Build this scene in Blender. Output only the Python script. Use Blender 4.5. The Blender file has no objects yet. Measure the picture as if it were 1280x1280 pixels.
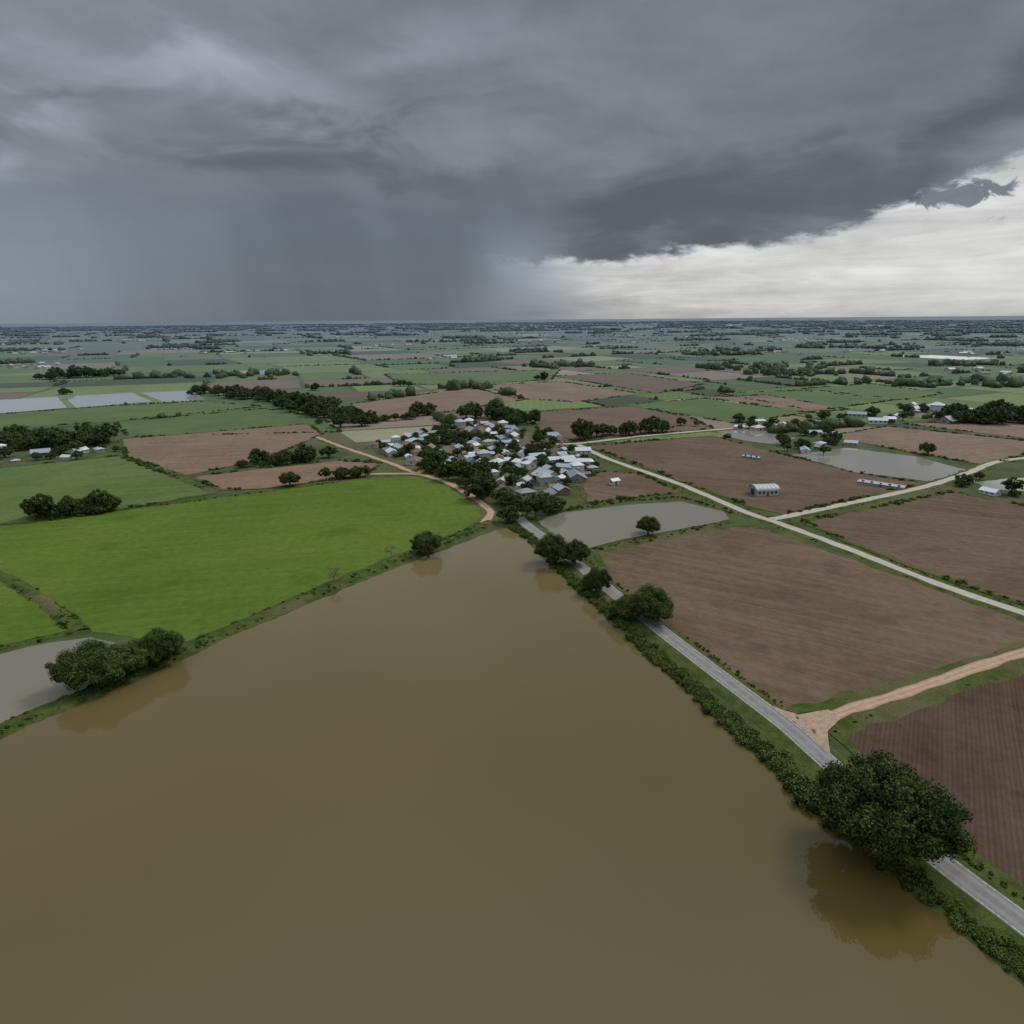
import bpy, bmesh, math, random
import numpy as np
from mathutils import Matrix, Vector, noise as mn
PI=math.pi
random.seed(7); rng=np.random.default_rng(7)
# ------------------------------------------------------------ map of the place, metres (x east, y north), camera mast at 0,0
MAP='''
R1: 76.1 56.4, 73.2 63.4, 69 73.6, 64 86.2, 57.3 112, 55.2 120.2, 45.5 146.7, 37.6 169, 29.1 194, 21.9 215.9, 12 244.7, 4.8 264.7, 0 282.7
R2: 43.5 443.7, 56.8 395.3, 83.6 330, 100.6 274.9, 108.2 259.7, 119.6 230.1, 131.1 197, 141.9 174.3, 157.5 140
R3: 106.3 267.6, 158.5 296.7, 202.5 322.6, 244.1 353.6, 273.3 377.6, 302.9 390.3, 377.7 417.7
R4: 26.7 444.4, 43.7 446.7, 89.9 473.1, 140.6 495.3, 217.3 526.7, 265.6 536.9
R5: 60.5 121.2, 70.2 126.4, 88.1 134.1, 106 142.7, 125.4 151.5, 202.2 186.1
R6: -76 359, -51 358, -32 336, -14.5 299.1, -9.2 280.5, -11.4 265.2
R7: -140 484, -109 439, -69 386, -51 358
R8: -51 358, -39 409, -10 434, 27 444
WR: 70.4 50.5, 63.3 65.7, 60 73, 56.2 81.9, 52 93.6, 48.2 104, 43.9 117.6, 38.8 135.2, 31.8 155.2, 26.4 174.3, 19.4 194.8, 12.1 218.5, 4.5 246.9, -1.6 259.4
WL: -6.4 257.4, -23.3 234.4, -37.9 216.5, -57.3 188.3, -72.8 166.5, -80.4 152.8, -89 137.8, -96.3 129.4, -102.4 118.8, -119.9 90.1
PL: -152.2 137.7, -128.7 155.3, -120.5 161.3, -111.6 164.4, -101.5 160.5, -96.3 137.9, -105.8 123.5, -117.8 101.3
G1: -224.9 246.8, -207.5 264.9, -200.6 273.8, -159 297.9, -120 322, -75 350, -50 351, -32 330, -15.7 293.6, -12.7 273.3, -20.4 254.6, -39.9 229.6, -60.4 199.7, -75.7 174.1, -84.4 161.6, -91.7 161.7, -112.9 167.7, -123.6 178.2, -145.8 196.3, -172.7 216.4, -218.5 239.1
G1b: -245.3 236.2, -164.2 204.6, -140.8 187, -119.4 168.8, -131.8 159.7, -157.3 143.1
G2: -358 356, -293 384, -243 417, -144 321, -172.9 290.3, -201.5 270.3, -211.7 270.6, -261.8 253.6
G3: -470 542, -464 622, -401 676, -322 712, -240 666, -333 569, -401 534
G4: -327 564, -233 647, -163 584, -127 505, -277 490
B1: -277 480, -163 547, -138 494, -148 401, -176 359, -236 412
B2: -171 357, -104 397, -76 389, -77 357, -123 328, -142 326
B3: -158 680, -47 834, 13 703, -57 614, -110 553
B3b: -235 784, -131 812, -75 826, -162 701
B4: 11 604, 113 644, 148 571, 151 506, 44 459, 23 487
B5: -39 864, 65 911, 141 756, 64 679, 17 710
B6: 59 1003, 171 1053, 241 862, 159 754
G5: 108 656, 198 705, 256 590, 175 529, 154 571
G6: -193 1058, 80 1130, 55 937, -79 867, -144 895
G7: 227 749, 325 776, 380 678, 267 600
G8: 333 794, 441 845, 460 732, 388 677
B7: 200 712, 272 730, 300 609, 260 590
B8: 220 470, 283 511, 341 442, 313 405, 263 369, 245 402
B9: 302 522, 351 532, 415 461, 389 431, 348 451
SP1: 34 339, 48 361, 68 356, 81 315, 34 294.9
SP2: 50 438, 140 474, 182 352, 204 329, 116 275.7, 104.9 287.4, 86 339
SP3: 118.4 265, 207 311, 224.6 283.8, 256.9 242.4, 166.7 149.5, 146.9 179.6, 135.2 203.8, 123.4 238.1
SP4: 29.8 229.6, 88.9 259.1, 100 254.6, 120.8 210.6, 139.2 169.1, 149.3 151.9, 129.7 156.1, 81.6 135.2, 57.4 125.7, 52.9 129.7, 44.4 157.6, 38.1 177.3, 30 200.5
SP5: 63.7 119.3, 75.4 123.3, 121.4 144.7, 191.4 174.9, 79.1 59.5, 72.9 78.2, 67.8 91.6
P2: 10.5 268, 20.4 279.6, 49.6 291.7, 75.9 297.8, 90.5 280.1, 89.1 268.1, 65.8 255.5, 41.9 243, 27.3 233.2, 17.7 240.8
P3: 146 484, 178 501, 194 462, 173 435, 156 454
P4: 168 403, 212 425, 239 393, 244 354, 208 333, 183 354
P5: -575 708, -551 742, -507 770, -431 666, -468 627, -493 602
P6: -499 770, -444 808, -373 715, -422 665
P7: -433 807, -384 831, -322 726, -357 707
P8: 229 330, 266 340, 285 333, 262 305, 229 315
VIL: -92 440, -78 474, -25 540, 29 479, 42 432, 48 365, 22 307, 16.8 276, 0 282.7, -16 340, -54 381
H1: -224.9 246.8, -207.5 264.9, -200.6 273.8, -159 297.9, -120 322, -75 350
H2: -225 237, -168.5 210.5, -143 191.5, -116 168
DL: -122.7 92.7, -104.6 121.8, -97.9 131.9, -91.3 142.1, -82.3 157.1, -74.3 170.5, -58.8 193.9, -38.9 222.8, -24 242.7, -9.2 266.2
PLn: -155.6 141.3, -130.5 157.9, -122.4 164.1, -113.6 167.7
P2n: 17.2 282.2, 50.7 298.5, 78 306, 93.5 278.8
P2s: 26.9 229.7, 41 237.4, 64.6 250.3, 89.4 265.8
T1: -358 793, -259 722, -173 621, -126 536
T2: -362 450, -351 464, -305 453, -278 470
T3: -201.1 278.5, -186.1 283, -173.6 293
T4: -149 385, -131 393, -113 404
T5: -94 347, -84 352, -77 352
T7: -33 576, -6 565, 16 537
T8: 49 468, 68 478, 114 493
T9: 353 541, 375 531, 411 529
T10: -678 1017, -607 1068
T11: -127 545, -92 565, -70 604
TL: 56.3 87.9, -95.6 139.3, -91.3 142.1, -86.2 150.4, 37.3 171, 31 172.6, 25.2 191.5, 13.4 217.6, 20.8 215.1, -29.8 228.5, 52.1 249.6, -111 333, -56.2 201, -42.1 225.4, -1 266.9, 10 272.6, 17.2 282.2, -17 348, -28 359, -42 368, -13 303, -3.6 296, -33 344, 249 402, 47 462, 130 523, 180 537, 253 551, 45 938, -232 820, -138 862, -516 796, 223 327, 300 567
HS: 118 310, 51 331, 180 323, 141 394, 28 383, 37 376, 31 361, 7 373, 16 339
CA: 185 489, 207 507, 206 471, 213 448, 178 426, 202 519
CB: 298 558, 336 590, 326 542, 367 573, 290 523, 375 604
CC: -318 426, -285 414, -271 424, -259 418
CD: 232 315, 237 306, 245 325
'''
L={}
for ln in MAP.strip().splitlines():
    k,v=ln.split(':');L[k]=[tuple(float(t) for t in q.split()) for q in v.split(',')]
def inpoly(x,y,pg):
    r=False
    for i in range(len(pg)):
        (x1,y1),(x2,y2)=pg[i],pg[i-1]
        if (y1>y)!=(y2>y) and x<(x2-x1)*(y-y1)/(y2-y1)+x1:r=not r
    return r
FIELDK=[k for k in L if k[0] in'GBP' and k not in('PLn','P2n','P2s')]+['SP1','SP2','SP3','SP4','SP5','VIL']
def covered(x,y): return any(inpoly(x,y,L[k]) for k in FIELDK)
# ---------------------------------------------------------------- helpers
scene=bpy.context.scene
col=scene.collection
def link(o,parent=None):
    col.objects.link(o)
    if parent: o.parent=parent
    return o
def mesh_np(name,V,F,mi,mats,smooth=False):
    me=bpy.data.meshes.new(name)
    V=np.asarray(V,dtype=np.float32);F=np.asarray(F,dtype=np.int32)
    k=F.shape[1]
    me.vertices.add(len(V));me.vertices.foreach_set('co',V.ravel())
    me.loops.add(F.size);me.loops.foreach_set('vertex_index',F.ravel())
    me.polygons.add(len(F));me.polygons.foreach_set('loop_start',np.arange(0,F.size,k,dtype=np.int32))
    me.polygons.foreach_set('loop_total',np.full(len(F),k,dtype=np.int32))
    if mi is not None: me.polygons.foreach_set('material_index',np.asarray(mi,dtype=np.int32))
    if smooth: me.polygons.foreach_set('use_smooth',np.ones(len(F),dtype=bool))
    for m in mats: me.materials.append(m)
    me.update(calc_edges=True)
    return me
def catmull(pts,step):
    p=[Vector((a[0],a[1])) for a in pts]
    p=[p[0]*2-p[1]]+p+[p[-1]*2-p[-2]]
    out=[]
    for i in range(1,len(p)-2):
        n=max(1,int((p[i+1]-p[i]).length/step))
        for j in range(n):
            t=j/n
            a,b,c,d=p[i-1],p[i],p[i+1],p[i+2]
            l=(c-b).length
            m1=(c-a).normalized()*l*.8;m2=(d-b).normalized()*l*.8
            out.append(b*(2*t**3-3*t*t+1)+m1*(t**3-2*t*t+t)+c*(-2*t**3+3*t*t)+m2*(t**3-t*t))
    out.append(p[-2]);return out
def lin(pts,step):
    p=[Vector((a[0],a[1])) for a in pts];out=[]
    for a,b in zip(p,p[1:]):
        n=max(1,int((b-a).length/step))
        for j in range(n): out.append(a.lerp(b,j/n))
    out.append(p[-1]);return out
def normals(p):
    r=[]
    for i in range(len(p)):
        d=p[min(i+1,len(p)-1)]-p[max(i-1,0)]
        d.normalize();r.append(Vector((-d.y,d.x)))
    return r
def strip(name,pts,profile,mat,step=3,jit=0,uv=False,smooth=True):
    """extrude a cross-section [(offset,z)...] along a ground line"""
    p=catmull(pts,step) if smooth else lin(pts,step);n=normals(p);k=len(profile);V=[];F=[]
    for i,(a,b) in enumerate(zip(p,n)):
        for j,(o,z) in enumerate(profile):
            edge=j in(0,k-1)
            jj=jit*mn.noise(Vector((a.x*.13+(o>0)*17,a.y*.13,0)))*(1 if edge else .5) if jit else 0
            q=a+b*(o+jj*(1 if o>=0 else -1))
            V.append((q.x,q.y,z))
    for i in range(len(p)-1):
        for j in range(k-1):
            F.append((i*k+j+1,i*k+j,(i+1)*k+j,(i+1)*k+j+1))
    me=mesh_np(name,V,F,None,[mat],True)
    if uv:
        u=me.uv_layers.new(name='UVMap')
        vals=[]
        for f in F:
            for v in f: vals+= [ (v%k)/(k-1), (v//k)*step ]
        u.data.foreach_set('uv',vals)
    return link(bpy.data.objects.new(name,me))
def area(name,pts,z,mat,jit=.7,step=5):
    p=lin(list(pts)+[pts[0]],step)[:-1]
    V=[(a.x+jit*(mn.noise(Vector((a.x*.15,a.y*.15,1)))+.7*mn.noise(Vector((a.x*.5,a.y*.5,1)))),a.y+jit*(mn.noise(Vector((a.x*.15,a.y*.15,9)))+.7*mn.noise(Vector((a.x*.5,a.y*.5,9)))),z) for a in p]
    s=sum(V[i][0]*V[(i+1)%len(V)][1]-V[(i+1)%len(V)][0]*V[i][1] for i in range(len(V)))
    if s<0:V=V[::-1]
    me=bpy.data.meshes.new(name);me.from_pydata(V,[],[list(range(len(V)))]);me.materials.append(mat);me.update()
    return link(bpy.data.objects.new(name,me))
# ---------------------------------------------------------------- node helper
class S:
    def __init__(s,nt,k): s.nt=nt;s.k=k
    def _m(s,op,*o):
        n=s.nt.nodes.new('ShaderNodeMath');n.operation=op
        for i,x in enumerate((s,)+o):
            if isinstance(x,S): s.nt.links.new(x.k,n.inputs[i])
            else: n.inputs[i].default_value=x
        return S(s.nt,n.outputs[0])
    def __add__(s,o): return s._m('ADD',o)
    __radd__=__add__
    def __mul__(s,o): return s._m('MULTIPLY',o)
    __rmul__=__mul__
    def __sub__(s,o): return s._m('SUBTRACT',o)
    def __rsub__(s,o): return (s*-1)+o
    def __truediv__(s,o): return s._m('DIVIDE',o)
    def fn(s,op,*o): return s._m(op,*o)
    def ss(s,a,b):
        n=s.nt.nodes.new('ShaderNodeMapRange');n.interpolation_type='SMOOTHSTEP'
        s.nt.links.new(s.k,n.inputs[0]);n.inputs[1].default_value=a;n.inputs[2].default_value=b
        return S(s.nt,n.outputs[0])
def L_(nt,a,b): nt.links.new(a.k if isinstance(a,S) else a,b)
def mixc(nt,f,a,b,mode='MIX'):
    n=nt.nodes.new('ShaderNodeMix');n.data_type='RGBA';n.blend_type=mode
    for v,i in ((f,0),(a,6),(b,7)):
        if isinstance(v,S): nt.links.new(v.k,n.inputs[i])
        elif isinstance(v,(int,float)): n.inputs[i].default_value=v
        else: n.inputs[i].default_value=(*v,1)
    return S(nt,n.outputs[2])
def vec(nt,x,y,z=0.):
    n=nt.nodes.new('ShaderNodeCombineXYZ')
    for i,v in enumerate((x,y,z)):
        if isinstance(v,S): nt.links.new(v.k,n.inputs[i])
        else: n.inputs[i].default_value=v
    return S(nt,n.outputs[0])
def noise(nt,v,scale,detail=4,rough=.55,dist=0.,dim='2D'):
    n=nt.nodes.new('ShaderNodeTexNoise');n.noise_dimensions=dim;n.inputs['Scale'].default_value=scale
    n.inputs['Detail'].default_value=detail;n.inputs['Roughness'].default_value=rough;n.inputs['Distortion'].default_value=dist
    nt.links.new(v.k,n.inputs['Vector']);return S(nt,n.outputs[0])
def pos(nt):
    g=nt.nodes.new('ShaderNodeNewGeometry');return S(nt,g.outputs['Position']),S(nt,g.outputs['Random Per Island'])
def xyz(nt,v):
    n=nt.nodes.new('ShaderNodeSeparateXYZ');nt.links.new(v.k,n.inputs[0]);return [S(nt,n.outputs[i]) for i in range(3)]
def scalec(nt,c,f):
    cc=nt.nodes.new('ShaderNodeVectorMath');cc.operation='SCALE';L_(nt,c,cc.inputs[0])
    if isinstance(f,S): L_(nt,f,cc.inputs['Scale'])
    else: cc.inputs['Scale'].default_value=f
    return S(nt,cc.outputs[0])
def mat(name,rough=.9,spec=.2):
    m=bpy.data.materials.new(name);m.use_nodes=True;nt=m.node_tree
    b=nt.nodes['Principled BSDF'];b.inputs['Roughness'].default_value=rough;b.inputs['Specular IOR Level'].default_value=spec
    return m,nt,b
def bump(nt,b,h,strength,dist):
    n=nt.nodes.new('ShaderNodeBump');n.inputs['Strength'].default_value=strength;n.inputs['Distance'].default_value=dist
    nt.links.new(h.k,n.inputs['Height']);nt.links.new(n.outputs[0],b.inputs['Normal'])
def haze_tint(nt,c,p,col=(.145,.185,.22),d=2700):
    # aerial haze mixed into the base colour, growing with distance from map origin
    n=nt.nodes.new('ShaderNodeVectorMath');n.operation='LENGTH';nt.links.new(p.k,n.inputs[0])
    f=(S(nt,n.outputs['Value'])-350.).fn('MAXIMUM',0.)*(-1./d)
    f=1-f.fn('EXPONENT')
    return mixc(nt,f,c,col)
def field_mat(name,c1,c2,c3,ang=0,row=1.,rowamt=.25,kind='soil',big=.02,strk=.5):
    m,nt,b=mat(name,.95,.1)
    p,_=pos(nt);x,y,z=xyz(nt,p)
    a=math.radians(ang);u=x*math.cos(a)+y*math.sin(a);v=y*math.cos(a)-x*math.sin(a)
    wob=noise(nt,p,.02,1)*6.
    n1=noise(nt,p,big,4,.65);n2=noise(nt,p,.35,5,.72)
    st=noise(nt,vec(nt,u*.012,v*.3),1.,3,.6)
    st2=noise(nt,vec(nt,u*.03,v*1.6),1.,2,.6)
    rows=((v+wob*.15)*(2*PI/row)).fn('SINE')*.5+.5
    c=mixc(nt,n1.ss(.35,.65),c1,c2)
    c=mixc(nt,(st.ss(.42,.68))*strk,c,c3)
    # odd damp / worn patches
    n3=noise(nt,p,big*2.7,3,.6)
    c=mixc(nt,n3.ss(.60,.74)*.45,c,tuple(v_*.72 for v_ in c1))
    dark=(1.-rowamt)+rows*rowamt
    dark=dark*(.64+n2*.70)*(1-strk*.36+st2*(strk*.72))
    c=haze_tint(nt,scalec(nt,c,dark),p)
    L_(nt,c,b.inputs['Base Color'])
    bump(nt,b,rows*(.15 if kind=='soil' else .05)+n2*1.2,.6 if kind=='soil' else .4,.25)
    return m
soilA=field_mat('soil_warm',(.130,.084,.054),(.160,.107,.072),(.195,.137,.096),ang=-35,row=1.1,rowamt=.18,strk=.45)
soilB=field_mat('soil_brown',(.118,.077,.050),(.146,.098,.067),(.178,.125,.088),ang=-28,row=1.2,rowamt=.18,strk=.45)
soilD=field_mat('soil_dark',(.080,.049,.033),(.100,.063,.044),(.128,.085,.060),ang=58,row=.8,rowamt=.22,strk=.4,big=.05)
soilR=field_mat('soil_red',(.185,.118,.076),(.225,.150,.100),(.265,.185,.130),ang=10,row=1.5,rowamt=.12,strk=.55)
grnA=field_mat('crop_bright',(.080,.132,.016),(.100,.152,.020),(.124,.158,.033),ang=12,row=1.2,rowamt=.10,kind='crop',big=.014,strk=.45)
grnB=field_mat('crop_green',(.085,.128,.032),(.11,.152,.042),(.14,.168,.052),ang=12,row=1.5,rowamt=.12,kind='crop',strk=.5)
grnC=field_mat('crop_mid',(.08,.122,.032),(.10,.148,.043),(.13,.162,.06),ang=-10,row=2.,rowamt=.15,kind='crop')
def grass_mat(name,a,b_,c,sc=.25):
    m,nt,b=mat(name,.95,.1);p,_=pos(nt)
    n1=noise(nt,p,sc,5,.65);n2=noise(nt,p,sc*.12,3);n3=noise(nt,p,2.5,3,.7)
    k=mixc(nt,n1.ss(.35,.65),a,b_);k=mixc(nt,n2.ss(.48,.7)*.8,k,c)
    L_(nt,haze_tint(nt,scalec(nt,k,.5+n3*.9),p),b.inputs['Base Color']);bump(nt,b,n3+n1,.8,.4);return m
verge=grass_mat('grass_verge',(.056,.076,.017),(.094,.115,.030),(.145,.125,.062))
rough_ground=grass_mat('rough_grass',(.06,.08,.028),(.09,.115,.040),(.14,.125,.065),.06)
villageg=grass_mat('village_ground',(.08,.09,.04),(.15,.13,.08),(.24,.19,.13),.08)
def water_mat(name,base,rough=.06,bs=.012,ior=1.45,far=None):
    m,nt,b=mat(name,rough,.5);p,_=pos(nt)
    b.inputs['IOR'].default_value=ior
    n=noise(nt,p,.008,4,.55);n2=noise(nt,p,.9,3,.5);n3=noise(nt,p,.02,4,.55,.6)
    c=mixc(nt,n.ss(.3,.7),tuple(v*.95 for v in base),tuple(v*1.05 for v in base))
    if far:   # base colour paled towards the village end, imitating grazing sky reflection
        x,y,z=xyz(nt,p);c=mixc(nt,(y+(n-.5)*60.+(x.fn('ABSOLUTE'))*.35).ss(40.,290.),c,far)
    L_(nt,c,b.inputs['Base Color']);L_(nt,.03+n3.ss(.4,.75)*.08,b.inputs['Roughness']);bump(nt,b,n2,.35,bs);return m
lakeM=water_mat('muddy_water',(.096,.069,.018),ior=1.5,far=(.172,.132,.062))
pondM=water_mat('pond_water',(.20,.175,.13));pondL=water_mat('pale_pond_water',(.27,.25,.21))  # the second pond mix has a paler base colour
paleM=water_mat('flooded_paddy',(.38,.38,.38))  # base colour lightened to stand in for reflected sky
def road_mat(name,a,b_,edge):
    m,nt,b=mat(name,.85,.25);p,_=pos(nt)
    uvn=nt.nodes.new('ShaderNodeUVMap');u,v,_z=xyz(nt,S(nt,uvn.outputs[0]))
    n=noise(nt,p,.5,5,.7)
    c=mixc(nt,n.ss(.3,.7),a,b_)
    d=(u-.5).fn('ABSOLUTE')
    tr=(d-.22).fn('ABSOLUTE')
    c=mixc(nt,(1-tr.ss(.02,.12))*.35,c,tuple(min(1,x*1.45) for x in b_))
    c=mixc(nt,(d+n*.12).ss(.44,.54),c,edge)
    L_(nt,c,b.inputs['Base Color']);bump(nt,b,n,.3,.05);return m
asph=road_mat('asphalt',(.17,.16,.152),(.23,.218,.205),(.19,.17,.13))
conc=road_mat('pale_gravel_road',(.33,.30,.24),(.42,.385,.32),(.22,.2,.12))
dirt=road_mat('dirt_track',(.32,.205,.135),(.42,.285,.195),(.25,.19,.10))
apron,nt,b=mat('packed_dirt');p,_=pos(nt);L_(nt,mixc(nt,noise(nt,p,.8,5,.7).ss(.3,.7),(.30,.20,.135),(.42,.30,.215)),b.inputs['Base Color'])
paint,nt,b=mat('road_paint',.8);p,_=pos(nt);L_(nt,mixc(nt,noise(nt,p,1.5,4).ss(.4,.6),(.3,.29,.27),(.55,.54,.5)),b.inputs['Base Color'])
def leaf_mat(name,a,b_,hi):
    m,nt,b=mat(name,.75,.2);p,r=pos(nt)
    n=noise(nt,p,.5,3,dim='3D')
    c=mixc(nt,r,a,b_);c=mixc(nt,n.ss(.42,.62)*.65,c,hi)
    oi=nt.nodes.new('ShaderNodeObjectInfo')
    c=scalec(nt,c,S(nt,oi.outputs['Random'])*.5+.75)
    L_(nt,haze_tint(nt,c,p,(.085,.118,.145),2900),b.inputs['Base Color']);return m
leafA=leaf_mat('leaf_dark',(.032,.052,.011),(.062,.090,.018),(.105,.132,.028))
leafB=leaf_mat('leaf_shrub',(.048,.074,.010),(.080,.112,.016),(.125,.150,.032))
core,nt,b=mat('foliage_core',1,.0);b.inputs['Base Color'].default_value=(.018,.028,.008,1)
bark,nt,b=mat('bark',.9);p,_=pos(nt);L_(nt,mixc(nt,noise(nt,p,2,4,dim='3D'),(.07,.05,.035),(.2,.16,.12)),b.inputs['Base Color'])
# ---------------------------------------------------------------- foliage templates
def ico(sub,amp=.25,seed=0,fr=1.3):
    bm=bmesh.new();bmesh.ops.create_icosphere(bm,subdivisions=sub,radius=1)
    V=np.array([v.co[:] for v in bm.verts]);F=np.array([[v.index for v in f.verts] for f in bm.faces]);bm.free()
    V=np.array([list(Vector(v)*(1+amp*mn.noise(Vector(v)*fr+Vector((seed,seed*2,0)))*2)) for v in V]);return V,F
def leaves(cen,rad,n,size,r,zmin=-.4):
    d=r.normal(size=(n*2,3));d/=np.linalg.norm(d,axis=1)[:,None];d=d[d[:,2]>zmin][:n];n=len(d)
    c=cen+d*rad*r.uniform(.8,1.22,(n,1))
    nn=d+r.normal(size=(n,3))*.5;nn/=np.linalg.norm(nn,axis=1)[:,None]
    t=np.cross(nn,r.normal(size=(n,3)));t/=np.linalg.norm(t,axis=1)[:,None];bt=np.cross(nn,t)
    s=size*r.uniform(.6,1.4,(n,1));w=s*r.uniform(.45,.7,(n,1))
    V=np.stack([c-t*s,c+bt*w+nn*s*.15,c+t*s,c-bt*w+nn*s*.15],1).reshape(-1,3)
    i=np.arange(n)[:,None]*4
    F=np.concatenate([i+[0,1,2],i+[0,2,3]]);return V,F
class B:
    def __init__(s):s.V=[];s.F=[];s.M=[];s.n=0
    def add(s,V,F,m):
        s.V.append(V);s.F.append(F+s.n);s.M.append(np.full(len(F),m));s.n+=len(V)
    def get(s):return np.concatenate(s.V),np.concatenate(s.F),np.concatenate(s.M)
def tube(p0,p1,r0,r1,k=7):
    p0=np.array(p0,float);p1=np.array(p1,float);d=p1-p0;d/=np.linalg.norm(d)
    a=np.cross(d,[.3,.9,.1]);a/=np.linalg.norm(a);b=np.cross(d,a);V=[];F=[]
    for p,r in((p0,r0),(p1,r1)):
        for i in range(k):
            t=2*PI*i/k;V.append(p+(a*math.cos(t)+b*math.sin(t))*r)
    for i in range(k):
        j=(i+1)%k;F+=[(i,j,k+j),(i,k+j,k+i)]
    return np.array(V),np.array(F)
def tree_tpl(seed,H=1.25,ncl=60,nl=200,leaf=.045,sub=2,vr=.5):
    r=np.random.default_rng(seed);b=B()
    cz=H-vr
    b.add(*tube((0,0,-.03),(.03,.02,cz*.55),.085,.06),2)
    for i in range(6):
        a=i*PI/3+r.uniform(-.4,.4);e=(math.cos(a)*.55,math.sin(a)*.55,cz+r.uniform(-.1,.15))
        mid=(math.cos(a)*.2,math.sin(a)*.2,cz*.75)
        b.add(*tube((.03,.02,cz*.5),mid,.05,.035,5),2);b.add(*tube(mid,e,.035,.012,5),2)
    lop=[r.uniform(.66,1.22) for _ in range(7)]
    for i in range(ncl):
        z=1-1.6*(i+.5)/ncl;a=i*2.39996+r.uniform(-.4,.4)
        q=math.sqrt(max(0,1-z*z));k=lop[int((a%(2*PI))/(2*PI)*7)%7]*r.uniform(.6,.92)
        c=np.array([math.cos(a)*q*k,math.sin(a)*q*k,cz+z*vr*r.uniform(.52,.95)])
        rr=r.uniform(.09,.25)
        V,F=ico(1 if sub<2 else 2,.25,seed*10+i)
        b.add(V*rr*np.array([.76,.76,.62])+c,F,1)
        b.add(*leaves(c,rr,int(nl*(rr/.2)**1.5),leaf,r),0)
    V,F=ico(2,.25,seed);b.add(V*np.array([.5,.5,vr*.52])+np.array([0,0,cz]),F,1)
    return b.get()
def tree_mesh(name,**k):
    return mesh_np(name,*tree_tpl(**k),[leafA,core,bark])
TH=[tree_mesh('tree_high_%d'%i,seed=i+1,H=h,ncl=95,nl=340,leaf=.023,vr=v) for i,(h,v) in enumerate([(1.2,.55),(1.15,.52),(1.35,.6)])]
TM=[tree_mesh('tree_mid_%d'%i,seed=i+11,H=h,ncl=36,nl=60,leaf=.065,sub=1,vr=v) for i,(h,v) in enumerate([(1.2,.55),(1.1,.5),(1.45,.66),(1.0,.48),(1.7,.75)])]
def clump_tpl(seed,n=40,leaf=.2,ncl=3):
    r=np.random.default_rng(seed);b=B()
    for i in range(ncl):
        c=np.array([r.uniform(-.5,.5),r.uniform(-.5,.5),r.uniform(.2,.5)]);rr=r.uniform(.4,.7)
        V,F=ico(1,.25,seed+i);b.add(V*rr*.78+c,F,1);b.add(*leaves(c,rr,n,leaf,r,-.2),0)
    return b.get()
CL=[clump_tpl(i+30,80,.09) for i in range(5)]
CLs=[clump_tpl(i+50,18,.22,2) for i in range(4)]
FB=[ico(2,.4,i*3.7,1.8) for i in range(6)]
FB=[(V*np.array([1,1,.8])+np.array([0,0,.4]),F,np.zeros(len(F))) for V,F in FB]
FS=[ico(1,.35,i*3.7+1,1.6) for i in range(5)]
FS=[(V*np.array([1,1,.8])+np.array([0,0,.35]),F,np.zeros(len(F))) for V,F in FS]
def merge(name,tpls,pl,mats):
    """pl: list of (x,y,z,rot,sx,sz)"""
    if not pl:return
    pl=np.array(pl);tid=rng.integers(0,len(tpls),len(pl));Vs=[];Fs=[];Ms=[];off=0
    for t,(V,F,Mi) in enumerate(tpls):
        q=pl[tid==t];k=len(q)
        if not k:continue
        c,s=np.cos(q[:,3]),np.sin(q[:,3])
        X=(V[None,:,0]*c[:,None]-V[None,:,1]*s[:,None])*q[:,4:5]+q[:,0:1]
        Y=(V[None,:,0]*s[:,None]+V[None,:,1]*c[:,None])*q[:,4:5]+q[:,1:2]
        Z=V[None,:,2]*q[:,5:6]+q[:,2:3]
        Vs.append(np.stack([X,Y,Z],2).reshape(-1,3))
        Fs.append((F[None]+(np.arange(k)*len(V))[:,None,None]).reshape(-1,3)+off);Ms.append(np.tile(Mi,k));off+=k*len(V)
    return link(bpy.data.objects.new(name,mesh_np(name,np.concatenate(Vs),np.concatenate(Fs),np.concatenate(Ms),mats)))
def band(name,pts,width,size,dens,tpls=CL,mats=None,z=0,off=0,gap=0):
    """shrubs spread along a line; dens per metre"""
    p=lin(pts,1.);n=normals(p);pl=[]
    for a,b in zip(p,n):
        g=mn.noise(Vector((a.x*.05,a.y*.05,5)))
        if g<gap-.5: continue
        for _ in range(rng.poisson(dens)):
            o=off+random.uniform(-.5,.5)*width;q=a+b*o
            s=size*random.uniform(.5,1.3)*(1+.5*g)
            pl.append((q.x+random.uniform(-.5,.5),q.y+random.uniform(-.5,.5),z-.1*s,random.uniform(0,6.28),s,s*random.uniform(.6,1.05)))
    return merge(name,tpls,pl,mats or [leafB,core])
# ---------------------------------------------------------------- ground
groundm,nt,b=mat('ground_far',.95,.1);p,_=pos(nt)
n=noise(nt,p,.0012,5,.6);n2=noise(nt,p,.006,5,.6)
c=mixc(nt,n2.ss(.4,.6),(.045,.07,.025),(.08,.11,.04));c=mixc(nt,n.ss(.5,.6),c,(.11,.10,.06))
L_(nt,haze_tint(nt,c,p,(.15,.19,.235),2500),b.inputs['Base Color'])
S0=60000
me=bpy.data.meshes.new('ground');me.from_pydata([(-S0,-S0,0),(S0,-S0,0),(S0,S0,0),(-S0,S0,0)],[],[(0,1,2,3)]);me.materials.append(groundm)
link(bpy.data.objects.new('ground',me))
area('grass_meadow',[(-900,60),(900,60),(1300,950),(-1100,1050)],.04,rough_ground)
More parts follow.
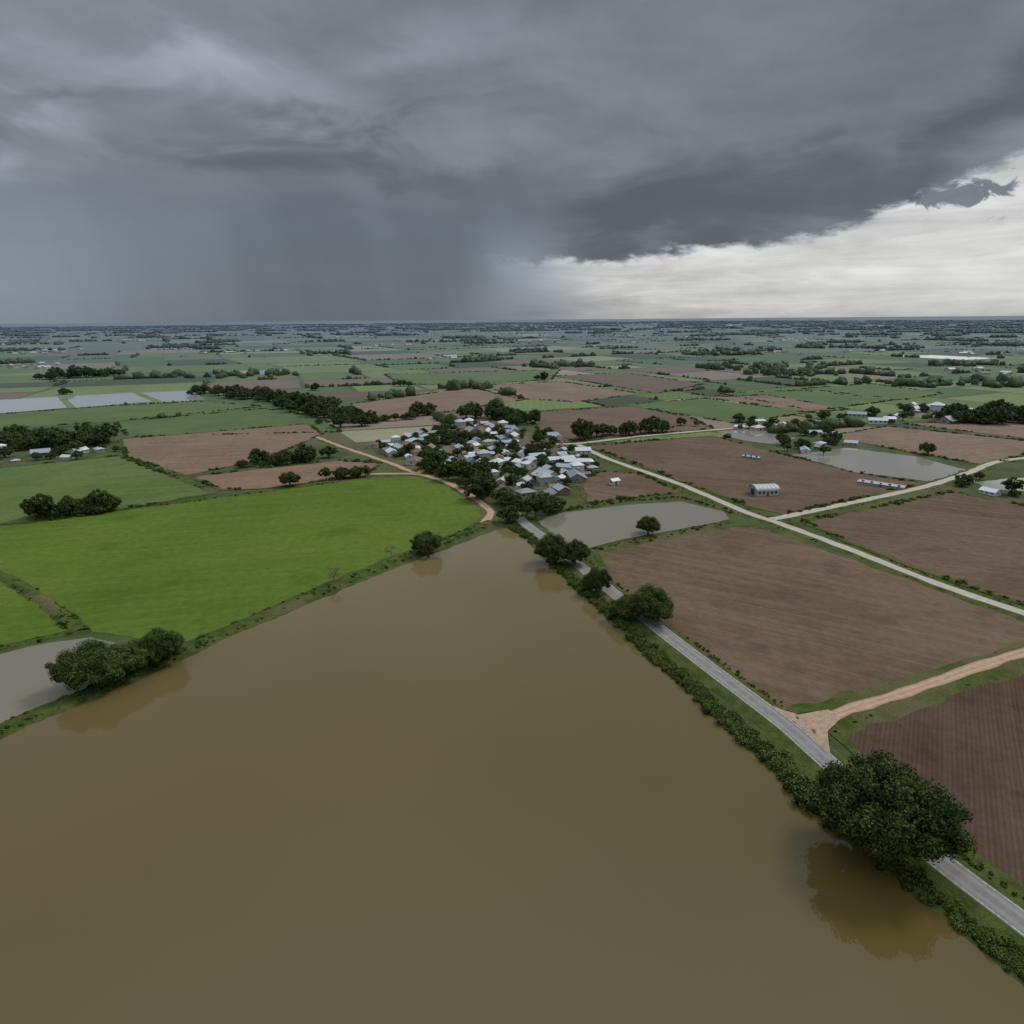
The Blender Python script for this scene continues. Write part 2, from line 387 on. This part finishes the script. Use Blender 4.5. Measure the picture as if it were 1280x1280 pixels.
# ---------------------------------------------------------------- farmland patchwork
cells=[]
def bsp(x0,y0,x1,y1,depth=0):
    w,h=x1-x0,y1-y0
    cy=max((y0+y1)/2,450);tgt=min(60+cy*.062,380)
    if max(w,h)<tgt*random.uniform(.9,1.9) or depth>17:
        cells.append((x0,y0,x1,y1));return
    f=random.uniform(.35,.65)
    if w*random.uniform(.7,1.3)>h: bsp(x0,y0,x0+w*f,y1,depth+1);bsp(x0+w*f,y0,x1,y1,depth+1)
    else: bsp(x0,y0,x1,y0+h*f,depth+1);bsp(x0,y0+h*f,x1,y1,depth+1)
bsp(-11000,-500,11000,15000)
ca,sa=math.cos(.42),math.sin(.42)
def warp(x,y):
    x+=60*mn.noise(Vector((x*.0012,y*.0012,0)));y+=60*mn.noise(Vector((x*.0012,y*.0012,8)))
    return Vector((x*ca-y*sa,x*sa+y*ca))
FC={'g1':((.105,.148,.042),30),'g2':((.145,.185,.060),26),'g3':((.075,.112,.038),20),'b1':((.16,.112,.082),11),'b2':((.21,.162,.12),8),'t':((.25,.232,.14),10),'d':((.048,.064,.026),11),'w':((.4,.42,.43),2)}
fmats=[]
for k,(cc_,w) in FC.items():
    if k=='w': fmats.append(paleM);continue
    fmats.append(field_mat('patch_'+k,cc_,tuple(v*1.15 for v in cc_),tuple(v*1.35 for v in cc_),ang=random.uniform(0,90),row=6,rowamt=.1,big=.006))
wts=[v[1] for v in FC.values()];V=[];F=[];MI=[]
near_t=[];far_t=[]
def inwedge(x,y): return y>430 and abs(x)<.86*y+250
for (x0,y0,x1,y1) in cells:
    ctr=warp((x0+x1)/2,(y0+y1)/2);d=ctr.length
    if d>15500 or (ctr.y<200 and d>3000): continue
    g=2+d*.0011;cs=[warp(x0+g,y0+g),warp(x1-g,y0+g),warp(x1-g,y1-g),warp(x0+g,y1-g)]
    if min(c.y for c in cs)<420 and abs(ctr.x)<750: continue
    ww=list(wts)
    if d<1000: ww[7]=0
    if d>2200: ww[6]*=1.5+d/2500
    mi=random.choices(range(len(ww)),ww)[0]
    i=len(V);V+=[(c.x,c.y,.1) for c in cs];F.append((i,i+1,i+2,i+3));MI.append(mi)
    if not inwedge(ctr.x,ctr.y):continue
    for a,b_ in ((0,1),(1,2)):
        if random.random()<(.58 if d<4500 else .85):
            A,Bq=cs[a],cs[b_];ln=(Bq-A).length;sp=(3.6 if d<1600 else 5.5) if d<2500 else (13 if d<5000 else 34)
            s0,s1=sorted((random.uniform(-.5,1),random.uniform(0,1.5)))
            big=random.choice([.9,1.4,1.9,3.2])
            for q in range(int(ln/sp)):
                t=q*sp/ln
                if t<s0 or t>s1 or random.random()<.12:continue
                c=A.lerp(Bq,t);s=random.uniform(.7,1.5)*big*(1.7 if random.random()<.1 else 1)
                X,Y=c.x+random.uniform(-2,2),c.y+random.uniform(-2,2)
                if d<1250 and covered(X,Y): continue
                (near_t if d<3000 else far_t).append((X,Y,0,random.uniform(0,6.3),s*(1 if d<2500 else (2.2 if d<5000 else 5.)),s*random.uniform(.9,1.5)*(1 if d<3000 else 1.6)))
    if random.random()<.09+min(.24,d/26000):
        c0=warp(random.uniform(x0,x1),random.uniform(y0,y1));R=random.uniform(12,50)*(1+d/6000)
        for q in range(int(40 if d<5000 else 26)):
            a=random.uniform(0,6.3);rr=R*math.sqrt(random.random())
            s=random.uniform(3,7)*(1 if d<3000 else (1.6 if d<5000 else 3.4))
            X,Y=c0.x+rr*1.8*math.cos(a),c0.y+rr*math.sin(a)
            if Y<600 or (d<1250 and covered(X,Y)): continue
            (near_t if d<3000 else far_t).append((X,Y,0,a,s,min(s,8)*random.uniform(.9,1.4)))
link(bpy.data.objects.new('farmland_patchwork',mesh_np('farmland_patchwork',V,F,MI,fmats)))
merge('distant_tree_line',FB,near_t,[leafA]);merge('far_woodland',FS,far_t,[leafA])
# ---------------------------------------------------------------- water
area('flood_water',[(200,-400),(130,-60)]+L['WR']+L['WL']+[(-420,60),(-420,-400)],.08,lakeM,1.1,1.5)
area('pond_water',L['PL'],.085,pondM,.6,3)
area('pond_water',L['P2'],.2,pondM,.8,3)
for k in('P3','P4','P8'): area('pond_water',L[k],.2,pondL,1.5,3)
for k in('P5','P6','P7'): area('flooded_paddy',L[k],.2,paleM,.6,6)
# ---------------------------------------------------------------- fields
FM={'G1':grnA,'G1b':grnA,'G2':grnB,'G3':grnB,'G4':grnC,'G5':grnC,'G6':grnB,'G7':grnC,'G8':grnB,'B1':soilR,'B2':soilR,'B3':soilR,'B3b':soilB,'B4':soilA,'B5':soilR,'B6':soilA,'B7':soilR,'B8':soilR,'B9':soilR,'SP1':soilA,'SP2':soilB,'SP3':soilB,'SP4':soilA,'SP5':soilD}
for i,(k,m) in enumerate(FM.items()):
    area('crop_field' if k[0]=='G' else 'ploughed_field',L[k],.12+i*.004,m,.9,2)
area('village_ground',L['VIL'],.23,villageg,6,6)
for k in('SP2','SP3','SP4','SP5','SP1','B1','B2','B4','B8','G2'):
    strip('field_margin',L[k]+[L[k][0]],[(-1.3,.21),(-.6,.26),(.6,.26),(1.3,.21)],verge,1.5,1.8,smooth=False)
# ---------------------------------------------------------------- banks and roads
def bank(name,pts,hw,h,top=.4,m=verge): return strip(name,pts,[(-hw,0.02),(-hw*.6,h*.7),(-top,h),(top,h),(hw*.6,h*.7),(hw,.02)],m,2.5,1.2)
r1=[(130,-70)]+L['R1']
strip('road_embankment',r1,[(-4.6,.02),(-3.2,.6),(3.0,.6),(5.2,.02)],verge,2,.8)
strip('road',r1,[(-2.3,.64),(-1.1,.67),(0,.69),(1.1,.67),(2.3,.64)],asph,2,0,True)
for o,w in((-2.0,.08),(2.0,.08)): strip('road_edge_line',r1,[(o-w,.675),(o+w,.675)],paint,2)
bank('lake_bank',L['DL'],3.2,.9)
bank('pond_bank',L['PLn'],1.6,.5);bank('pond_bank',L['P2n'],1.8,.6);bank('pond_bank',L['P2s'],2.2,.6)
bank('field_bank',L['H1'],1.3,.4);bank('field_bank',L['H2'],2.4,.8)
def rd(name,k,w,m,z=.3,j=.25):
    strip('grass_road_verge',L[k],[(-w/2-2.2,.05),(-w/2-.8,z-.03),(w/2+.8,z-.03),(w/2+2.2,.05)],verge,4,.9)
    strip(name,L[k],[(-w/2,z+.02),(-w/4,z+.04),(0,z+.05),(w/4,z+.04),(w/2,z+.02)],m,2.5,j,True)
rd('gravel_road','R2',4.2,conc,.3,.7);rd('gravel_road','R3',4.4,conc,.36,.7);rd('gravel_road','R4',4.5,conc,.42,.7)
rd('dirt_track','R5',3.2,dirt,.5,.8);rd('dirt_track','R6',3.6,dirt,.3,.8);rd('dirt_track','R7',3.5,dirt,.34,.8);rd('dirt_track','R8',3.5,dirt,.38,.8)
area('dirt_track_junction',[(59.6,111.5),(57.3,121),(54.9,128),(59,124.6),(66,126.5),(67.5,123.5),(62.5,118.5)],.62,apron,.25,1)
# ---------------------------------------------------------------- vegetation
wr=list(L['WR'])
band('riverside_shrubs',wr,3.6,1.15,4.6,CL,z=.05,off=-2.0)
band('riverside_shrubs',wr[3:11],3.8,1.8,.9,CL,z=.2,off=-1.8)
band('lakeside_shrubs',L['DL'][:6],4.,1.05,2.6,CL,z=.25,gap=.05)
band('lakeside_shrubs',L['DL'][4:],4.4,.85,2.4,CLs,z=.3,gap=.1)
band('hedgerow',L['H1'],1.5,.8,1.1,CLs,gap=.05);band('hedgerow',L['H2'],3,1.1,1.4,CLs)
band('hedgerow',L['P2n'],2,.9,.9,CLs,z=.2);band('hedgerow',L['P2s'],2,.9,1.2,CLs,z=.2);band('hedgerow',L['PLn'],2,.8,1.,CLs)
band('roadside_grass',L['R1'],1.6,.5,1.4,CLs,z=.3,off=-4.3,gap=.3)
for k,a,b_ in(('R2',-3.6,3.6),('R3',-3.6,3.6),('R4',-3.8,3.8),('R5',-3,3)):
    for o in(a,b_): band('roadside_grass',L[k],1.2,.5,.7,CLs,off=o,gap=.25)
for k in('G3','G4','B1','B2','G2','B3','B4','B5','B6','G5','G7','G8','B8','B9','SP2','SP3','B7','G6','SP1'):
    band('hedgerow',L[k]+[L[k][0]],1.8,1.4,.6,CLs,gap=.38)
def tree(x,y,r,t,name='broadleaf_tree',h=1,parent=None,z=.05):
    o=bpy.data.objects.new(name,t);o.location=(x,y,z);o.rotation_euler=(0,0,random.uniform(0,6.28));o.scale=(r,r,r*h);return link(o,parent)
TR=[(0,9.9,1.02),(0,8.3,.9),(0,7.0,.8),(0,6.6,.9),(0,7.2,1.0),(0,5,1),(0,4.6,1.25),(0,6.8,1.1),(0,5.2,1.1),(0,6.2,.95),(0,5.2,.95),(0,5.5,.95),(9,5.5,0),(9,4,0),
(1,5.5,1),(1,6,1),(1,6.5,1),(1,8,1),(1,7,1),(1,8,.9),(1,7,1),(1,6,1),(1,6,1),(1,5.5,1),(1,7,1.2),(1,5,1),(1,5,1),(1,5.5,1),(1,6.5,1),(1,7,1),(1,6.5,.9),(1,6,1),(1,4.5,1),(1,6,1)]
def bare_tree(r):
    b=B();rr=np.random.default_rng(int(r*10))
    def br(p,d,l,w,k):
        e=p+d*l;b.add(*tube(p,e,w,w*.6,4),0)
        if k==0:return
        for _ in range(3):
            nd=d+rr.normal(size=3)*.5;nd[2]=abs(nd[2])*.8+.15;nd/=np.linalg.norm(nd);br(e,nd,l*.72,w*.62,k-1)
    br(np.zeros(3),np.array([0,0,1.]),r*.36,r*.045,6);return mesh_np('bare_tree',*b.get(),[twig])
twig,nt,b=mat('twigs',.9);b.inputs['Base Color'].default_value=(.22,.18,.14,1)
for (x,y),(t,r,h) in zip(L['TL'],TR):
    if t==9:
        o=link(bpy.data.objects.new('bare_tree',bare_tree(r)));o.location=(x,y,.3)
    else:
        tree(x,y,r,random.choice(TH if t==0 else TM),h=h,z=.4 if t==0 else .05)
        if t==1 and y>450:
            for _ in range(random.randint(1,3)): tree(x+random.uniform(-14,14),y+random.uniform(-6,6),r*random.uniform(.45,.9),random.choice(TM),h=h)
def grove(name,pts,n,rad,w):
    e=link(bpy.data.objects.new(name,None));p=lin(pts,1.)
    for i in range(n):
        a=p[int((i+random.random())/n*(len(p)-1))]
        tree(a.x+random.uniform(-w,w),a.y+random.uniform(-w,w),rad*random.uniform(.45,1.15),random.choice(TM),'tree_%d'%i,random.uniform(.8,1.2),e)
grove('tree_grove',L['T1'],80,8.5,16);grove('tree_grove',L['T2'],46,7.5,13);grove('tree_grove',L['T3'],20,5.5,4)
grove('tree_grove',L['T4'],22,5.5,6);grove('tree_grove',L['T5'],9,4,2.5);grove('tree_grove',L['T7'],26,8,12)
grove('tree_grove',L['T8'],14,6.5,6);grove('tree_grove',L['T9'],44,8,17);grove('tree_grove',L['T10'],30,9,18);grove('tree_grove',L['T11'],18,6,9)
grove('tree_grove',[(-48,372),(-30,352),(-18,330),(-8,302)],14,5.5,6);grove('tree_grove',[(-60,440),(-35,455)],9,6,8);grove('tree_grove',[(-2,292),(8,285),(19,290)],8,5,4)
# ---------------------------------------------------------------- buildings
def flat(name,c,rough=.7,var=.2,sc=1.5):
    m,nt,b=mat(name,rough,.3);p,_=pos(nt);n=noise(nt,p,sc,4,.7,dim='3D');oi=nt.nodes.new('ShaderNodeObjectInfo')
    L_(nt,scalec(nt,mixc(nt,n.ss(.3,.75),c,tuple(v*(1-var*1.6) for v in c)),S(nt,oi.outputs['Random'])*.5+.62),b.inputs['Base Color']);return m
walls=[flat('wall_white',(.64,.62,.58)),flat('wall_cream',(.5,.44,.34)),flat('wall_grey',(.4,.39,.37)),flat('wall_brick',(.32,.17,.11))]
roofs=[flat('roof_white_metal',(.72,.73,.74),.5),flat('roof_grey_metal',(.43,.45,.47),.5),flat('roof_rusty',(.3,.2,.15),.7,.3),flat('roof_tile',(.26,.15,.11),.8),flat('roof_pale_blue',(.4,.5,.56),.5),flat('roof_dark',(.2,.2,.21),.7)]
glass,nt,b=mat('window_glass',.15,.5);b.inputs['Base Color'].default_value=(.03,.035,.04,1)
door,nt,b=mat('door_wood',.6);b.inputs['Base Color'].default_value=(.12,.07,.04,1)
class HB:
    def __init__(s):s.V=[];s.F=[];s.M=[]
    def q(s,vs,m):
        i=len(s.V);s.V+=vs;s.F.append(tuple(range(i,i+len(vs))));s.M.append(m)
    def box(s,cx,cy,cz,sx,sy,sz,m):
        x0,x1,y0,y1,z0,z1=cx-sx/2,cx+sx/2,cy-sy/2,cy+sy/2,cz-sz/2,cz+sz/2
        c=[(x0,y0,z0),(x1,y0,z0),(x1,y1,z0),(x0,y1,z0),(x0,y0,z1),(x1,y0,z1),(x1,y1,z1),(x0,y1,z1)]
        for f in((3,2,1,0),(4,5,6,7),(0,1,5,4),(1,2,6,5),(2,3,7,6),(3,0,4,7)): s.q([c[i] for i in f],m)
    def slab(s,a,b,c,d,t,m):
        up=[a,b,c,d];lo=[(v[0],v[1],v[2]-t) for v in up];s.q(up,m);s.q(lo[::-1],m)
        for i in range(4): j=(i+1)%4;s.q([up[i],lo[i],lo[j],up[j]],m)
    def mesh(s,name,mats):
        me=bpy.data.meshes.new(name);me.from_pydata(s.V,[],s.F)
        for m in mats: me.materials.append(m)
        me.polygons.foreach_set('material_index',s.M);me.update();return me
def openings(h,w,d,wh,wn):
    for sy in(-1,1):
        for i in range(wn):
            x=-w/2+w*(i+.5)/wn
            if i==wn//2 and sy<0: h.box(x,sy*(d/2+.03),1.02,1.,.06,2.04,3)
            else:
                h.box(x,sy*(d/2+.02),1.55,1.3,.04,1.2,4);h.box(x,sy*(d/2+.045),1.55,1.1,.03,1.0,2)
    for sx in(-1,1): h.box(sx*(w/2+.02),0,1.55,.04,1.3,1.2,4);h.box(sx*(w/2+.045),0,1.55,.03,1.1,1.,2)
def house(w,d,wh,rh,kind,wm,rm,wn=3,ver=False):
    h=HB();x,y=w/2,d/2;o=.5
    h.q([(-x,-y,0),(x,-y,0),(x,-y,wh),(-x,-y,wh)],0);h.q([(x,y,0),(-x,y,0),(-x,y,wh),(x,y,wh)],0)
    if kind=='gable':
        h.q([(x,-y,0),(x,y,0),(x,y,wh),(x,0,wh+rh),(x,-y,wh)],0);h.q([(-x,y,0),(-x,-y,0),(-x,-y,wh),(-x,0,wh+rh),(-x,y,wh)],0)
        k=rh/y
        h.slab((-x-o,-y-o,wh-o*k+.1),(x+o,-y-o,wh-o*k+.1),(x+o,0,wh+rh+.1),(-x-o,0,wh+rh+.1),.09,1)
        h.slab((-x-o,0.002,wh+rh+.1),(x+o,.002,wh+rh+.1),(x+o,y+o,wh-o*k+.1),(-x-o,y+o,wh-o*k+.1),.09,1)
        h.box(0,0,wh+rh+.12,w+2*o,.3,.06,1)
    else:
        h.q([(x,-y,0),(x,y,0),(x,y,wh),(x,-y,wh)],0);h.q([(-x,y,0),(-x,-y,0),(-x,-y,wh),(-x,y,wh)],0)
        r=max(x-y,.3);X,Y=x+o,y+o;e=wh;t=wh+rh
        A,Bv,C,D=(-X,-Y,e),(X,-Y,e),(X,Y,e),(-X,Y,e);E,Fv=(-r,0,t),(r,0,t)
        h.q([A,Bv,Fv,E],1);h.q([C,D,E,Fv],1);h.q([Bv,C,Fv],1);h.q([D,A,E],1);h.q([D,C,Bv,A],1)
    openings(h,w,d,wh,wn)
    if ver:
        h.slab((-x-.3,-y-2.4,wh-.75),(x+.3,-y-2.4,wh-.75),(x+.3,-y-.52,wh-.3),(-x-.3,-y-.52,wh-.3),.06,1)
        for i in range(4): h.box(-x+w*i/3,-y-2.2,(wh-.85)/2,.14,.14,wh-.85,0)
    return h.mesh('house',[wm,roofs[rm] if isinstance(rm,int) else rm,glass,door,walls[0]])
HM=[house(11,7,2.9,1.9,'gable',walls[0],0),house(9,7,2.8,1.7,'hip',walls[1],1),house(13,7,3,1.9,'gable',walls[2],1,4,True),
house(8,7,2.7,1.9,'gable',walls[1],2),house(10,8,3,2.1,'hip',walls[0],3),house(12,6,2.8,1.5,'gable',walls[0],4,4),house(8,6,2.6,1.5,'gable',walls[3],1),house(8,7,5.4,2.,'hip',walls[0],0),house(10,7,2.9,2,'gable',walls[2],5,3,True),house(6,5,2.6,1.3,'gable',walls[0],0,2),house(7,4,2.5,1.1,'gable',walls[2],2,2)]
def put(name,me,x,y,rot,s=1,z=.05):
    o=bpy.data.objects.new(name,me);o.location=(x,y,z);o.rotation_euler=(0,0,rot);o.scale=(s,s,s);return link(o)
vil=L['VIL'];placed=[];xs=[a[0] for a in vil];ys=[a[1] for a in vil]
roads_=[q for k in('R4','R2','R6','R8','R1') for q in lin(L[k],4)]
tries=0
while len(placed)<160 and tries<16000:
    tries+=1;x,y=random.uniform(min(xs),max(xs)),random.uniform(min(ys)+30,max(ys))
    if not inpoly(x,y,vil) or any((x-a)**2+(y-b_)**2<9.2**2 for a,b_ in placed) or any((x-q.x)**2+(y-q.y)**2<49 for q in roads_) or any((x-a)**2+(y-b_)**2<50 for a,b_ in L['TL']) or mn.noise(Vector((x*.035,y*.035,2)))<-.2:continue
    placed.append((x,y))
    put('village_house',random.choices(HM,[6,5,3,3,2,3,3,3,2,6,3])[0],x,y,random.choice([.4,.4+PI/2,.25,1.8,1.2])+random.uniform(-.2,.2)+random.choice([0,PI]),random.uniform(.6,.95),.1)
e=link(bpy.data.objects.new('village_garden_trees',None));cnt=0;tries=0
while cnt<220 and tries<12000:
    tries+=1;x,y=random.uniform(min(xs)-14,max(xs)+8),random.uniform(min(ys),max(ys)+24)
    if any((x-a)**2+(y-b_)**2<21 for a,b_ in placed) or any((x-q.x)**2+(y-q.y)**2<18 for q in roads_):continue
    if not inpoly(x,y,vil): continue
    tree(x,y,random.uniform(1.3,4.2),random.choice(TM),'tree_%d'%cnt,1,e);cnt+=1
def long_shed(w,d,h,rm):
    return house(w,d,h,d*.16,'gable',walls[0],rm,max(3,int(w/4)))
def barrel(w,d,h,rise):
    hb=HB();x,y=w/2,d/2;k=12
    hb.q([(-x,-y,0),(x,-y,0),(x,-y,h),(-x,-y,h)],0);hb.q([(x,y,0),(-x,y,0),(-x,y,h),(x,y,h)],0)
    arc=[(y*1.04*math.cos(PI*i/k),h+rise*math.sin(PI*i/k)) for i in range(k+1)]
    for i in range(k):
        a,b_=arc[i],arc[i+1]
        hb.q([(-x-.3,a[0],a[1]),(-x-.3,b_[0],b_[1]),(x+.3,b_[0],b_[1]),(x+.3,a[0],a[1])],1)
    for sx in(-1,1):
        pts=[(sx*x,a,b_) for a,b_ in arc];pts=[(sx*x,y,0)]+pts+[(sx*x,-y,0)]
        hb.q(pts if sx>0 else pts[::-1],5)
        hb.box(sx*(x+.04),0,h*.55,.08,d*.45,h*1.1,2)
    for i in range(7):
        xx=-x+w*i/6
        for j in range(k):
            a,b_=arc[j],arc[j+1];f=1.012
            hb.q([(xx-.1,a[0]*f,a[1]+.05),(xx-.1,b_[0]*f,b_[1]+.05),(xx+.1,b_[0]*f,b_[1]+.05),(xx+.1,a[0]*f,a[1]+.05)],4)
    openings(hb,w*.9,d,h,5)
    return hb.mesh('farm_shed',[walls[0],roofs[0],glass,door,roofs[1],roofs[4]])
hs=L['HS']
put('farm_shed',barrel(11,8,2.6,2.0),*hs[0],.12,1,.15)
put('small_shed',house(4,3.2,2.4,.8,'gable',walls[0],0,1),*hs[1],.5,1,.15)
put('livestock_shed',long_shed(20,3.4,1.4,0),*hs[2],-.75,1,.15);put('livestock_shed',long_shed(10,2.4,1.2,0),*hs[3],-.75,1,.15)
for i,q in enumerate(hs[4:]): put('warehouse',long_shed(15-i,7,3.2,[0,0,4,0,0][i]),*q,.3-i*.35,1,.25)
for k,s in(('CA',.9),('CB',1.1),('CC',.75),('CD',.8)):
    for q in L[k]:
        for j in range(3):
            x,y=q[0]+random.uniform(-16,16),q[1]+random.uniform(-16,16)
            if any((x-a)**2+(y-b_)**2<110 for a,b_ in placed) or inpoly(x,y,L['P3']) or inpoly(x,y,L['P4']) or inpoly(x,y,L['P8']): continue
            placed.append((x,y));put('farm_house',random.choice([HM[0],HM[2],HM[5],HM[7],HM[1],HM[9],HM[0]]),x,y,random.uniform(0,3),s*random.uniform(.65,1.15))
            for _ in range(2): tree(x+random.choice([-1,1])*random.uniform(7,12),y+random.uniform(-8,8),random.uniform(2.2,5),random.choice(TM))
hv=[]
for _ in range(34):
    y=random.uniform(1000,4200);x=random.uniform(-.75,.75)*y
    for j in range(random.randint(4,12)):
        hv.append((x+random.uniform(-70,70),y+random.uniform(-70,70)))
hb=HB()
for x,y in hv:
    w,d,a=random.uniform(8,16),random.uniform(7,10),random.uniform(0,3);c,s=math.cos(a),math.sin(a);T=lambda u,v,z:(x+u*c-v*s,y+u*s+v*c,z)
    w/=2;d/=2;m=random.choice([1,1,2,3])
    for A,B2 in(((-w,-d),(w,-d)),((w,-d),(w,d)),((w,d),(-w,d)),((-w,d),(-w,-d))): hb.q([T(*A,0),T(*B2,0),T(*B2,3.2),T(*A,3.2)],0)
    hb.q([T(-w-.4,-d-.4,3.1),T(w+.4,-d-.4,3.1),T(w+.4,0,5),T(-w-.4,0,5)],m);hb.q([T(w+.4,d+.4,3.1),T(-w-.4,d+.4,3.1),T(-w-.4,0,5),T(w+.4,0,5)],m)
    hb.q([T(w,-d,3.2),T(w,d,3.2),T(w,0,4.9)],0);hb.q([T(-w,d,3.2),T(-w,-d,3.2),T(-w,0,4.9)],0)
link(bpy.data.objects.new('distant_village',hb.mesh('distant_village',[walls[0],roofs[0],roofs[1],roofs[2]])))
# ---------------------------------------------------------------- sky
w=bpy.data.worlds.new('World');scene.world=w;w.use_nodes=True;nt=w.node_tree;nt.nodes.clear()
tc=nt.nodes.new('ShaderNodeTexCoord');D=S(nt,tc.outputs['Generated']);x,y,z=xyz(nt,D)
DEG=180/PI
az0=x.fn('ARCTAN2',y)*DEG;el0=z.fn('ARCSINE')*DEG
zz=z.fn('MAXIMUM',0.)+.13
P1=vec(nt,x/zz,y/zz,0.)
nb=noise(nt,P1,.7,4,.5,.7);nc=noise(nt,P1,2.0,4,.58,.8)
A2=vec(nt,az0*.05,el0*.13,0.)
w1=noise(nt,A2,1.3,4,.55,.3);w2=noise(nt,vec(nt,az0*.05+9.,el0*.13+3.),1.5,4,.55,.4)
w3=noise(nt,vec(nt,az0*.16,el0*.42+5.),1.2,5,.62)
w4=noise(nt,vec(nt,az0*.45+20.,el0*.8),1.,5,.62,.5)
az=az0+(w1-.5)*20.;el=el0+(w2-.5)*10.
def gs(a0,e0,sa,se,rawx=False):
    A=(az0 if rawx else az)-a0;E=(el0 if rawx else el)-e0
    return ((A*A)*(-1/sa**2)+(E*E)*(-1/se**2)).fn('EXPONENT')
q=(az0-15.).fn('MAXIMUM',0.)
base=az0*.035+4.6+(q*q)*.0125
lum=.215+(nb-.5)*.20+(nc-.5)*.055+(w1-.5)*.06+(w3-.5)*.035+(w4-.5)*.02
lum=lum+gs(-24,15.2,11,2.4)*.18+gs(-5,19,9,2.)*.09+gs(-34,10.8,5,1.3)*.14+gs(6,15.5,6,2.4)*.05
lum=lum-gs(-12,11.8,12,1.4)*.10-gs(2,9.5,13,2.6)*.05-gs(-30,13,6,.8)*.05
bb=el-base-2.4
lum=lum-((bb*bb)*(-1/6.5)).fn('EXPONENT')*az0.ss(-12.,8.)*.10
rain=(1-(el0+(w1-.5)*5.).ss(6.,11.5))*(1-(az0-el0*.4).ss(-4.,6.))
streak=noise(nt,vec(nt,az0*.16+el0*.03,el0*.02),1.,2,.45)
str2=noise(nt,vec(nt,az0*.5+el0*.10,el0*.03+7.),1.,2,.5)
shaft=(az0-el0*.35+(streak-.5)*10.).ss(-35.,-16.)*(1-(az0-el0*.5+(streak-.5)*5.).ss(-8.,3.))
rl=.235+(streak-.5)*.03+(str2-.5)*.018-shaft*.092+gs(-38,3.,8,4,True)*.06+gs(1.4,3.2,3.2,2.8,True)*.09
lum=lum+(rl-lum)*(rain*.92)
edge=(base-el0+(w3-.5)*3.2+(w1-.5)*1.2+(w4-.5)*.9)
gap=edge.ss(-.15,.8)*((az0-(3.5-el0)*.8+(streak-.5)*3.).ss(-2.,8.))*(1-az0.ss(75.,100.))
puff=((gs(32.,7.7,2.5,.85,True)+gs(28.6,7.5,1.5,.5,True)*.75+(w4-.5)*2.4).ss(.42,.72))*(gs(31,7.6,4.2,1.7,True).ss(.12,.5))
cir=noise(nt,vec(nt,az0*.05,el0*.5+2.),1.3,5,.6,.5)
gl=.58+(cir-.5)*.62+(w3-.5)*.25+gs(28,4,12,4,True)*.10-(1-el0.ss(0.,1.4))*.06
gl=gl-puff*(gl-.13-w4*.12)
lum=lum+(gl-lum)*gap
lum=lum+el0.ss(30.,62.)*.80+((az0.fn('ABSOLUTE')).ss(60.,110.))*.14
# soft knee so the darkest belly keeps its modelling
lum=((lum-.10)*(lum-.10)+.0009).fn('SQRT')*.5+(lum-.10)*.5+.095
tint=mixc(nt,gap*(1-puff),(.90,1.0,1.15),(1.,1.,.985))
tint=mixc(nt,rain*(1-gap)*.75,tint,(.82,.99,1.20))
skc=scalec(nt,tint,lum)
bg=nt.nodes.new('ShaderNodeBackground');L_(nt,skc,bg.inputs[0]);bg.inputs[1].default_value=1.
sky=nt.nodes.new('ShaderNodeTexSky');sky.sky_type='NISHITA';sky.sun_disc=False;sky.sun_elevation=math.radians(48);sky.sun_rotation=math.radians(55)
bs=nt.nodes.new('ShaderNodeBackground');nt.links.new(sky.outputs[0],bs.inputs[0]);bs.inputs[1].default_value=.08
mx=nt.nodes.new('ShaderNodeMixShader');mx.inputs[0].default_value=.05;nt.links.new(bg.outputs[0],mx.inputs[1]);nt.links.new(bs.outputs[0],mx.inputs[2])
out=nt.nodes.new('ShaderNodeOutputWorld');nt.links.new(mx.outputs[0],out.inputs[0])
try:
    w.cycles.sampling_method='MANUAL';w.cycles.sample_map_resolution=512
except Exception: pass
ld=bpy.data.lights.new('sun','SUN');ld.energy=1.5;ld.angle=math.radians(14);ld.color=(1,.96,.88)
so=link(bpy.data.objects.new('sun',ld));a,e_=math.radians(55),math.radians(48)
so.rotation_euler=Vector((math.sin(a)*math.cos(e_),math.cos(a)*math.cos(e_),math.sin(e_))).to_track_quat('Z','Y').to_euler()
# ---------------------------------------------------------------- camera
cd=bpy.data.cameras.new('camera');cd.lens=24;cd.sensor_width=36;cd.clip_start=.5;cd.clip_end=150000
c=bpy.data.objects.new('camera',cd);link(c)
M=Matrix.Rotation(math.radians(90-15.8),4,'X')@Matrix.Rotation(math.radians(-.45),4,'Z')
c.matrix_world=Matrix.Translation((0,0,80))@M;scene.camera=c
scene.view_settings.view_transform='Standard';scene.view_settings.look='None';scene.view_settings.exposure=0
